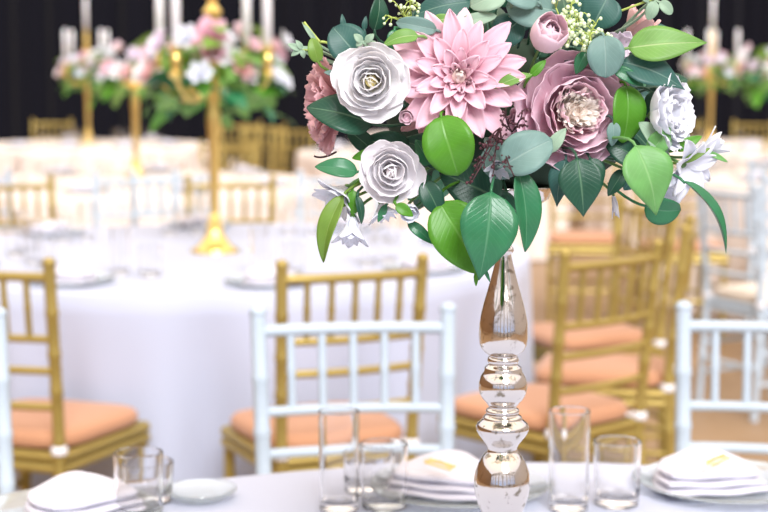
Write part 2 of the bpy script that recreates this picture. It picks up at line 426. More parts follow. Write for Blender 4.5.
# ------------------------------------------------------------------ glasses, plates, napkins
def make_glass(name, r, h, rb, label, cat='glass'):
    b = bmesh.new(); w = .0022
    lathe(b, [(rb - .003, 0), (rb, .002), (rb + (r - rb) * .5, h * .5), (r, h - .001), (r - w * .5, h), (r - w, h - .001),
              (rb + (r - rb) * .5 - w, h * .5), (rb - w, .016), (rb - w - .004, .012), (.002, .011)], 40)
    return tag(obj(name, b, GLASS), label, cat)
tumb = make_glass('tumbler', .0325, .088, .030, 'clear glass tumbler at the left front, on the tablecloth')
high = make_glass('highball_glass', .0275, .135, .026, 'x')
low = make_glass('votive_glass', .037, .055, .034, 'x')
Z0 = .7608
def onT(px, d): return ((px - 384) * d / F, d, Z0)
def place(o, p, label, rz=0, group=None):
    o.location = p; o.rotation_euler = (0, 0, rz); o['label'] = label
    if group: o['group'] = group
    return o
place(tumb, onT(133, 2.05), 'clear glass tumbler at front left, nearest of the left glasses')
place(low, onT(141, 2.132), 'low wide clear glass behind the front left tumbler')
place(high, onT(338, 2.087), 'tall straight clear glass left of the middle napkin')
dup(tumb, onT(384, 2.10), 0, 'clear glass tumbler between tall glass and middle napkin')
dup(low, onT(370, 2.185), 0, 'low wide clear glass standing behind the middle tumbler')
dup(high, onT(573, 2.09), 0, 'tall straight clear glass just right of the silver vase')
dup(tumb, onT(622, 2.115), 0, 'clear glass tumbler next to the right plate')
def make_plate(name, r, label):
    b = bmesh.new()
    lathe(b, [(r * .55, 0), (r * .62, .002), (r * .97, .012), (r, .0145), (r * .985, .0165), (r * .93, .014), (r * .6, .005), (.001, .0045)], 56)
    return tag(obj(name, b, PLATE), label, 'plate')
def make_napkin(label, w=.078):
    """square napkin folded over itself into a soft stacked pad with a rolled back fold"""
    t = thing('napkin', label, 'napkin')
    for k, (s, z, hgt, sh) in enumerate(((1.0, 0, .009, 0), (.95, .0095, .009, .004), (.88, .019, .012, .006))):
        b = bmesh.new(); n = 26
        def f(u, v, sgn, s=s, z=z, hgt=hgt, sh=sh):
            x = (u - .5) * 2; y = (v - .5) * 2
            q = max(abs(x), abs(y)); rr = math.hypot(x, y)
            k2 = q / rr if rr > 1e-6 else 1
            k2 = 1 - (1 - k2) * .55
            X = x * k2 * w * s * (1 - .12 * y); Y = y * k2 * w * .8 * s + sh
            edge = max(0, 1 - max(abs(x), abs(y)) ** 10) ** .5
            hump = .5 + .5 * math.cos(min(1, math.hypot(x * .8, y - .35)) * PI)
            zz = z + hgt * .5 + sgn * hgt * .5 * edge + (hump * .020 * (k == 2) if sgn > 0 else 0) + .0009 * math.sin(6 * x + 3 * y + 2 * k)
            return Vector((X, Y, max(zz, .0005)))
        grid(b, n, n, lambda u, v: f(u, v, 1)); grid(b, n, n, lambda u, v: f(1 - u, v, -1))
        bmesh.ops.remove_doubles(b, verts=b.verts, dist=.0003)
        obj('fold', b, NAPKIN, t)
    return t
def make_charm(label):
    b = bmesh.new(); tube(b, [(-.03, 0, .002), (0, .004, .003), (.03, 0, .002)], [.001, .0022, .001], 8)
    for i in range(7):
        x = -.024 + i * .008
        for s in (-1, 1): ball(b, (x + .003, s * .0045, .0025), .0032, 8, 6, (1.5, .7, .5))
    return tag(obj('gold_charm', b, GOLDM), label, 'ornament')
plate = make_plate('glass_plate', .125, 'x'); nap = make_napkin('x'); charm = make_charm('x')
PZ = Z0 + .0052
place(plate, onT(735, 2.19), 'clear bluish glass plate at the right front under a napkin')
place(nap, onT(714, 2.19)[:2] + (PZ,), 'white folded napkin at the right front beside the tumbler', .15)
c0 = onT(722, 2.15); place(charm, (c0[0], c0[1] - .01, PZ + .047), 'slim gold charm on the right folded napkin', 1.1)
charm.rotation_euler = (.35, 0, .9)
dup(plate, onT(460, 2.17), 0, 'clear bluish glass plate behind the vase under a napkin')
dup(nap, onT(447, 2.17)[:2] + (PZ,), -.35, 'white folded napkin left of the vase with gold charm')
c1 = onT(440, 2.13); q = dup(charm, (c1[0], c1[1] - .01, PZ + .047), 2.2, 'slim gold charm on the napkin left of the vase'); q.rotation_euler = (.35, 0, -.9)
dup(plate, onT(58, 2.03), 0, 'clear glass plate at the left front beneath the napkin')
dup(nap, onT(74, 2.05)[:2] + (PZ,), .7, 'white folded napkin at the left front behind the tumbler')
sau = make_plate('saucer', .05, 'x'); place(sau, onT(196, 2.14), 'small clear glass saucer right of the left tumbler')
# settings on the tables behind
def settings(T, rad, angs, where, tall=True):
    for a in angs:
        a = math.radians(a); u = Vector((math.cos(a), math.sin(a))); s = Vector((-u.y, u.x))
        P = Vector(T) + u * (rad - .17)
        dup(plate, (P.x, P.y, Z0), 0, 'glass plate on ' + where, group='plates on ' + where)
        dup(nap, (P.x, P.y, PZ), a + PI / 2, 'folded white napkin on plate on ' + where, group='napkins on ' + where)
        P = Vector(T) + u * (rad - .40) + s * .12
        dup(tumb, (P.x, P.y, Z0), 0, 'glass tumbler on ' + where, group='tumblers on ' + where)
        P = Vector(T) + u * (rad - .40) + s * .02
        dup(high, (P.x, P.y, Z0), 0, 'tall glass on ' + where, group='tall glasses on ' + where)
settings(T2, 1.02, (248, 286, 322, 20, 60, 100, 140, 180, 212), 'second table')
settings((-1.33, 8.6), 1.0, (225, 262, 298, 335, 50, 90, 130, 180), 'flower stand table')
settings((-2.43, 13.2), 1.0, (240, 270, 300, 330, 60, 110), 'farthest left table')
settings((.35, 12.0), 1.0, (200, 235, 270, 110, 150), 'far middle table')
settings((2.55, 9.3), 1.0, (160, 195, 230, 265, 100, 130), 'right hand table')
settings((2.68, 13.2), 1.0, (220, 250, 280, 120, 160), 'farthest right table')
settings((.80, 15.4), 1.0, (240, 270, 300), 'peach lit far table')
# ------------------------------------------------------------------ silver vase
VD = 1.55; VX = (504.7 - 384) * SZ(VD)
k = SZ(VD)
def zy(y): return H - (y - YH) * k
prof_px = [(673, 60), (671, 62), (666, 61), (660, 52), (648, 40), (636, 30), (622, 24), (612, 20), (606, 22), (600, 22), (595, 18), (585, 13), (570, 12), (556, 14), (548, 17), (543, 20), (538, 17),
           (530, 17.5), (522, 20.5), (512, 24.5), (503, 27.3), (494, 28.8), (486, 28.6), (478, 27.2), (470, 24.4), (463, 20.5), (459, 17), (456.5, 15.2), (454, 15.0), (450, 16.6), (445, 20.5), (440, 24.4), (435.5, 26.7), (432, 27.0), (428.5, 25.6), (425, 21.5), (423.5, 19.8),
           (422, 19.8), (420.3, 18.5), (419, 15.5), (417.5, 16.5), (415.5, 17.3), (413.5, 16.2), (412, 14.0), (410.5, 14.2), (408.5, 15.8), (406, 17.6), (403, 20.5), (398, 23.4), (392, 24.7), (386, 24.6), (380, 22.6), (375, 19.6), (372, 18.9), (370.5, 18.5), (369, 16.6), (367, 14.2),
           (365.5, 15.2), (363, 16.1), (360.5, 15.3), (359, 13.9), (357.5, 14.5), (355.5, 17.8), (352, 21.3), (347, 23.8), (341, 24.8), (333, 24.9), (325, 24.4), (315, 22.6), (303, 19.6), (290, 15.8), (278, 12.6), (266, 9.6), (258, 7.8), (255, 7.4), (253.5, 9.0), (251, 10.0), (248.5, 9.2), (247, 7.6),
           (240, 6.6), (228, 7.5), (218, 11), (210, 22), (205, 35), (199, 44), (190, 48), (186, 49), (185, 47.5), (188, 45.5), (198, 40), (204, 30), (207, 12), (208, 1)]
prof = []
P = [(r * k, zy(y)) for y, r in prof_px]
for (r0, z0), (r1, z1) in zip(P, P[1:]):
    for j in range(2): t = j / 2; prof.append((r0 + (r1 - r0) * t, z0 + (z1 - z0) * t))
prof.append(P[-1])
zb = prof[0][1]; prof = [(r, z - zb) for r, z in prof]
vz = thing('vase', 'tall silver mirrored vase with stacked bulbs carrying the large bouquet', 'vase', (VX, VD, Z0))
# foot, stem, bowl as its parts
def cutz(lo, hi): return [p for i, p in enumerate(prof) if lo <= i <= hi]
idx = {}
NP = len(prof)
i1 = 2 * 15; i2 = 2 * (len(prof_px) - 18 + 4)
for nm, lo, hi, cap in (('foot', 0, i1, True), ('body', i1, i2, True), ('bowl', i2, NP - 1, True)):
    b = bmesh.new(); lathe(b, cutz(lo, hi), 64, caps=cap); o = obj(nm, b, SILVER, vz)
# ------------------------------------------------------------------ petals and leaves
def frame(c, n, roll=0):
    n = Vector(n).normalized(); q = Vector((0, 0, 1)).rotation_difference(n)
    return Matrix.Translation(c) @ q.to_matrix().to_4x4() @ Matrix.Rotation(roll, 4, 'Z')
def petal(bm, M, az, r0, z0, L, Wd, t0, t1, Rw=.03, kind='rose', ruf=0, nu=10, nv=8, rr=R, fold=0, tipcurl=0):
    t0, t1 = math.radians(t0), math.radians(t1)
    N = 24; pr = [(r0, z0, t0)]; rho, z = r0, z0
    for i in range(1, N + 1):
        t = i / N; th = t0 + (t1 - t0) * t + math.radians(tipcurl) * max(0, (t - .75) / .25) ** 2
        rho += math.sin(th) * L / N; z += math.cos(th) * L / N; pr.append((rho, z, th))
    p1, p2, kf = rr.random() * 6, rr.random() * 6, 5 + rr.random() * 4
    ca, sa = math.cos(az), math.sin(az)
    def wid(t):
        if kind == 'dahlia': return Wd * max(.28 * (1 - t), math.sin(PI * min(1, t ** .9 * .97 + .02)) ** .72)
        if kind == 'lance': return Wd * max(.1 * (1 - t), math.sin(PI * min(1, t ** .8)) ** 1.0)
        if kind == 'fan': return Wd * (.18 + .82 * min(1, t * 1.05) ** .8) * (1 if t < .9 else (1 - ((t - .9) / .1) ** 2 * .25))
        q = min(1, t / .72); return Wd * (.30 + .70 * math.sin(q * PI / 2)) * (1 - .12 * max(0, t - .72) / .28)
    def fn(u, v):
        x = (v - .5) * 2
        uu = u * (1 - (.10 * x * x if kind == 'fan' else .52 * (1 - math.sqrt(1 - .97 * x * x)) - .03 * (1 - abs(x)) if kind == 'rose' else 0))
        uu = min(1, uu)
        if kind == 'fan': uu *= 1 - .06 * abs(math.sin(x * 7 + p1))
        f = uu * N; i = min(int(f), N - 1); q = f - i
        a, c = pr[i], pr[i + 1]; rho = a[0] + (c[0] - a[0]) * q; z = a[1] + (c[1] - a[1]) * q; th = a[2] + (c[2] - a[2]) * q
        s = x * wid(u) / 2
        lat = Rw * math.sin(s / Rw); up = Rw * (1 - math.cos(s / Rw)) + fold * abs(s)
        up += ruf * u * u * (math.sin(kf * x + p1) + .6 * math.sin(2.1 * kf * x + p2)) 
        nr, nz = -math.cos(th), math.sin(th)
        rr_ = rho + nr * up; zz = z + nz * up
        return M @ Vector((rr_ * ca - lat * sa, rr_ * sa + lat * ca, zz))
    grid(bm, nu, nv, fn)
CORE = W(515, 125, VD)
BQ = thing('flower_arrangement', 'large bouquet of pink and white flowers with leaves in the silver vase', 'flower arrangement', CORE)
def bobj(name, bm, m, parent=BQ, label=None):
    bm.transform(Matrix.Translation(-CORE)); o = obj(name, bm, m, parent)
    if label: o['label'] = label
    return o
def flower_root(name, label):
    o = bpy.data.objects.new(name, None); COL.objects.link(o); o.parent = BQ; o['label'] = label; o.empty_display_size = .02; return o
def add_petal(fl, m, *a, **kw):
    b = bmesh.new(); petal(b, *a, **kw); o = bobj('petal', b, m, fl)
    sm = o.modifiers.new('thick', 'SOLIDIFY'); sm.thickness = .00025; return o
CAMV = Vector((0, -1, .12))
def stalk(c, fl_or_parent, r=.0018, m=STEM, name='stem'):
    b = bmesh.new(); c = Vector(c); tube(b, bez(c, (c + CORE) / 2 + Vector((0, .03, 0)), CORE + (c - CORE) * .15, 8), r, 6); bobj(name, b, m, fl_or_parent)
# --- dahlia
def dahlia(px, py, d, rad_px, n, roll=0, m=P_DAH, label='', name='dahlia', seed=1, center=True):
    rr = random.Random(seed); c = W(px, py, d); S = rad_px * SZ(d) / 75; s = S * 75 / .0675 * .0675 / 75  # size of one old pixel
    u = rad_px * SZ(d); M = frame(c, n, roll); fl = flower_root(name, label)
    rings = [(11, 1.0, .42, 72, 98, -.30), (11, .86, .38, 62, 86, -.2), (10, .66, .32, 48, 72, -.10), (9, .46, .25, 34, 55, -.03), (8, .30, .17, 20, 38, .02)]
    for ri, (cnt, L, wd, a, b2, z) in enumerate(rings):
        for i in range(cnt):
            az = 2 * PI * (i + .5 * (ri % 2) + rr.uniform(-.16, .16)) / cnt
            add_petal(fl, m, M, az, u * .07, z * u * .55, u * L * rr.uniform(.86, 1.03), u * wd * rr.uniform(.85, 1.05), a + rr.uniform(-7, 7), b2 + rr.uniform(-10, 8), Rw=u * wd * .42, kind='dahlia', rr=rr, tipcurl=rr.uniform(-25, 10), ruf=u * .012)
    if center:
        b = bmesh.new(); lathe(b, [(u * .02, -.05 * u), (u * .11, 0), (u * .12, .06 * u), (u * .07, .13 * u), (.0004, .15 * u)], 16, M); bobj('flower_heart', b, P_PEC, fl)
        b = bmesh.new(); b2 = bmesh.new()
        for i in range(26):
            az = rr.random() * 6.28; r = u * rr.uniform(.02, .13); h = u * rr.uniform(.16, .30)
            p = M @ Vector((r * math.cos(az), r * math.sin(az), .05 * u)); q = M @ Vector((r * 1.8 * math.cos(az), r * 1.8 * math.sin(az), h))
            if i % 2: petal(b2, M, az, r * .8, .06 * u, h * .9, u * .09, 12, -30, Rw=u * .03, kind='rose', rr=rr, nu=5, nv=4)
            else: tube(b, [p, q], u * .006, 5); ball(b, q, u * .02, 6, 5)
        bobj('stamens', b, STAMEN, fl, 'dark stamen tips'); bobj('inner_florets', b2, P_PEC, fl, 'curled pale florets')
    return fl
dahlia(459, 77, 1.415, 74, (-.10, -1, .10), .2, label='large pink dahlia with pointed petals', seed=4)
# --- peony
def peony(px, py, d, rad_px, n, label):
    rr = random.Random(12); u = rad_px * SZ(d); c = W(px, py, d); M = frame(c, n, .9); fl = flower_root('peony', label)
    spec = [(5, .12, -.46, 1.26, 1.75, 90, 30, .95, P_PEO, -20), (5, .11, -.42, 1.20, 1.65, 82, 6, .80, P_PEO, 0), (4, .10, -.38, 1.10, 1.45, 70, -10, .66, P_PEO, 20), (5, .09, -.32, .92, 1.0, 58, -8, .46, P_PEI, 20), (6, .08, -.26, .76, .60, 44, 2, .32, P_PEI, -20)]
    for ri, (cnt, r0, z, L, wd, a, c2, rw, mm, tc) in enumerate(spec):
        for i in range(cnt):
            add_petal(fl, mm, M, 2 * PI * (i + .43 * ri + rr.uniform(-.12, .12)) / cnt, u * r0, z * u, u * L * rr.uniform(.92, 1.05), u * wd * rr.uniform(.9, 1.06), a + rr.uniform(-6, 6), c2 + rr.uniform(-8, 8), Rw=u * rw, kind='rose', ruf=u * .03, rr=rr, tipcurl=tc + rr.uniform(-15, 15), nu=14, nv=14)
    b = bmesh.new(); q = bmesh.new(); ball(q, (0, 0, 0), u * .24, 20, 14)
    for v in q.verts: v.co = M @ (v.co + Vector((0, 0, -.02 * u)) + Vector(noise.noise_vector(v.co * 300)) * u * .05)
    bobj('flower_heart', q, P_PEC, fl)
    for i in range(80):
        az = rr.random() * 6.28; q = rr.random() ** .6
        petal(b, M, az, u * .02 + u * .24 * q, -u * .10, u * rr.uniform(.42, .60), u * rr.uniform(.12, .20), 22 * q + rr.uniform(0, 10), 14 * q, Rw=u * .10, kind='rose', ruf=u * .012, rr=rr, nu=7, nv=5, tipcurl=rr.uniform(-50, 70))
    bobj('frilled_heart', b, P_PEC, fl, 'cream frilled centre')
    return fl
peony(573, 111, 1.44, 57, (.24, -1, .08), 'open mauve pink peony with cream frilled centre')
# --- roses
def rose(px, py, d, rad_px, n, label, m=P_ROS, mc=P_ROC, seed=1, name='rose', roll=0):
    rr = random.Random(seed); u = rad_px * SZ(d); M = frame(W(px, py, d), n, roll); fl = flower_root(name, label)
    spec = [(5, 1.18, 1.75, 86, 44, -.50, m, -32, .12), (5, 1.08, 1.62, 76, 20, -.46, m, -22, .11), (4, 1.00, 1.45, 64, 10, -.42, m, -20, .09), (4, .90, 1.20, 52, 0, -.34, m, -12, .07), (3, .76, .95, 38, -10, -.30, m, -12, .06), (3, .60, .66, 20, -18, -.24, mc, -10, .04), (2, .52, .42, 8, -10, -.20, mc, 0, .02)]
    for ri, (cnt, L, wd, a, c2, z, mm, tc, r0) in enumerate(spec):
        for i in range(cnt):
            add_petal(fl, mm, M, 2 * PI * (i + .37 * ri + rr.uniform(-.24, .24)) / cnt, u * r0, z * u, u * L * rr.uniform(.90, 1.05), u * wd * rr.uniform(.86, 1.08), a + rr.uniform(-6, 6), c2 + rr.uniform(-12, 8),
                      Rw=u * max(.14, wd * (.62 if ri < 2 else .40)), kind='rose', ruf=u * .022, rr=rr, tipcurl=tc, nu=12, nv=10)
    b = bmesh.new(); ball(b, (0, 0, 0), u * .17, 16, 12, (1, 1, 1.3))
    for v in b.verts: v.co = M @ (v.co + Vector((0, 0, .02 * u)))
    bobj('flower_heart', b, mc, fl)
    return fl
rose(371, 81, 1.40, 36, (-.12, -1, .08), 'creamy white rose with yellow heart, upper left', seed=3)
rose(391, 172, 1.405, 31, (.02, -1, -.05), 'blush white rose, lower left', P_RO2, P_RO2, seed=9, roll=1)
# --- side-on dusty pink flower at left
def ruffled(px, py, d, rad_px, n, m, label, name='carnation', cnt=14, seed=2, spread=(58, 40)):
    rr = random.Random(seed); u = rad_px * SZ(d); M = frame(W(px, py, d), n); fl = flower_root(name, label)
    for ri in range(3):
        for i in range(cnt - ri * 3):
            add_petal(fl, m, M, 2 * PI * (i + .5 * ri + rr.uniform(-.2, .2)) / (cnt - ri * 3), u * .06, -u * .25 + ri * u * .05, u * (1.05 - ri * .15), u * .5, spread[0] - ri * 14, spread[1] + 30 - ri * 18, Rw=u * .5, kind='fan', ruf=u * .05, rr=rr, nu=9, nv=9)
    return fl
ruffled(333, 105, 1.47, 51, (-1, -.32, -.05), P_CAR, 'dusty pink ruffled flower seen from the side, far left', seed=5)
# --- bud and smaller blooms
def bloom(px, py, d, rad_px, n, m, label, cnt=5, open_=(40, 10), wd=1.0, seed=1, kind='rose', name='flower', tc=0, layers=2, L=1.2, ruf=.03):
    rr = random.Random(seed); u = rad_px * SZ(d); M = frame(W(px, py, d), n, seed); fl = flower_root(name, label)
    for ri in range(layers):
        for i in range(cnt):
            add_petal(fl, m, M, 2 * PI * (i + .5 * ri + rr.uniform(-.1, .1)) / cnt, u * .05, -u * .5, u * L * (1 - .12 * ri), u * wd, open_[0] - 12 * ri, open_[1] - 12 * ri, Rw=u * .5, kind=kind, ruf=u * ruf, rr=rr, tipcurl=tc)
    b = bmesh.new(); cc = W(px, py, d) - Vector(n).normalized() * u * .5; ball(b, cc, u * .16, 8, 6)
    tube(b, bez(cc, cc - Vector(n).normalized() * u, CORE + (cc - CORE) * .3, 6), .0014, 6); bobj('calyx', b, STEM, fl)
    return fl
bloom(546, 38, 1.415, 30, (.25, -.8, .5), P_BUD, 'pale pink closed bud above the peony', open_=(70, -25), wd=1.5, seed=2, name='flower_bud', layers=3, L=1.5)
bloom(636, 30, 1.50, 24, (.45, -.3, .85), P_SAL, 'salmon pink flower at the upper right', open_=(48, 5), seed=5, L=1.5, wd=.9)
bloom(620, 46, 1.46, 16, (-.1, -1, .0), P_LIL, 'small pale lilac flower behind the eucalyptus', open_=(75, 40), seed=6, L=1.2, ruf=.08)
bloom(668, 114, 1.43, 34, (.75, -.6, .1), P_WHI, 'white ruffled flower at the right side', open_=(78, 30), seed=7, wd=1.1, kind='fan', ruf=.06, layers=4, cnt=7, L=1.45, name='peony')
bloom(692, 170, 1.42, 27, (.5, -.6, -.35), P_WHI, 'white drooping blossom low at the right', open_=(60, 85), seed=8, kind='dahlia', ruf=.05, layers=2, L=1.5, wd=.8, name='blossom')
bloom(706, 150, 1.44, 20, (.9, -.3, .6), P_WHI, 'small white blossom reaching out at the right', open_=(20, 30), seed=3, kind='dahlia', L=1.7, wd=.6, name='blossom')
bloom(664, 192, 1.46, 17, (.3, -.8, -.5), P_WHI, 'white petals tucked under the light green leaf', open_=(50, 40), seed=11, L=1.4, name='blossom')
bloom(340, 196, 1.43, 24, (-.65, -.5, -.75), P_WHI, 'bluish white star blossom hanging at the left', open_=(40, 70), seed=12, kind='dahlia', L=1.6, wd=.85, name='blossom')
bloom(352, 226, 1.42, 20, (-.1, -.4, -1), P_WHI, 'lowest bluish white blossom hanging at the left', open_=(18, 50), seed=13, kind='dahlia', L=1.7, wd=.8, name='blossom')
bloom(383, 210, 1.43, 16, (.3, -.3, -.9), P_WHI, 'small white blossom below the blush rose', open_=(35, 60), seed=14, kind='lance', L=1.6, wd=.7, name='blossom')
bloom(409, 211, 1.42, 15, (.15, -.8, -.4), P_WHI, 'round white bud under the blush rose', open_=(65, 0), wd=1.3, seed=15, name='flower_bud')
bloom(407, 116, 1.42, 11, (-.2, -1, -.3), P_BUD, 'tiny pale petal bud beside the white rose', open_=(60, 10), wd=1.2, seed=16, name='flower_bud')
bloom(497, 166, 1.415, 15, (.1, -.8, -.6), P_WHI, 'small white blossom among the dark berries', open_=(30, 50), seed=17, kind='dahlia', L=1.5, wd=.6, name='blossom')
bloom(428, 112, 1.47, 30, (-.4, -1, -.4), P_CAR, 'dusty pink petals behind the dahlia', open_=(70, 60), seed=21, kind='dahlia', L=1.3, wd=.6)
bloom(523, 122, 1.47, 26, (0, -1, -.2), P_PEO, 'mauve pink bloom between dahlia and peony', open_=(60, 20), seed=22, layers=3)
bloom(614, 200, 1.50, 10, (.1, -.3, -1), P_WHI, 'tiny white petal pair below the serrated leaves', open_=(8, 10), seed=23, kind='lance', L=2.4, wd=.7, cnt=3, name='blossom')
# --- leaves
def leaf(bpx, tpx, wpx, m, d=1.43, dt=0, n=(0, -1, .25), arch=.10, fold=.18, kind='ovate', label=None, wave=.02, stem=True, parent=None, name='leaf', nu=14, nv=8, serr=0):
    B = W(*bpx, d); T = W(*tpx, d + dt); ax = T - B; L = ax.length; ax.normalize()
    N = Vector(n); N = (N - ax * N.dot(ax)).normalized(); S = ax.cross(N)
    wd = wpx * SZ(d); ph = R.random() * 6
    def wid(t):
        if kind == 'round': return math.sin(PI * min(1, .02 + t ** .85 * .98)) ** .5
        if kind == 'lance': return math.sin(PI * min(1, .02 + t ** .8 * .97)) ** 1.1
        if kind == 'pointed': return max(.02, math.sin(PI * min(1, .03 + t ** .66 * .965))) ** 1.12 * 1.02
        if kind == 'spoon': return max(.05, math.sin(PI * t ** 1.5)) ** .6
        return math.sin(PI * min(1, .02 + t ** .72 * .975)) ** .72
    def fn(u, v):
        x = (v - .5) * 2; w = max(wid(u), .012) * wd / 2
        if serr and abs(x) > .9: w *= 1 + serr * (abs(math.sin(u * PI * 14)) - .5)
        s = x * w
        h = arch * L * math.sin(PI * u) - arch * L * .6 * u * u + fold * abs(s) + wave * wd * math.sin(u * 8 + ph + x) * x
        return B + ax * (u * L) + S * s + N * h
    b = bmesh.new(); grid(b, nu, nv, fn)
    if stem:
        uvl = b.loops.layers.uv.verify()
        tube(b, bez(B + ax * .001, B - ax * .012 + Vector((0, .004, 0)), B + (CORE - B) * .25 + Vector((0, .012, 0)), 5), .0009, 5)
    o = bobj(name, b, m, parent or BQ)
    if label: o['label'] = label
    sm = o.modifiers.new('thick', 'SOLIDIFY'); sm.thickness = .0005
    return o
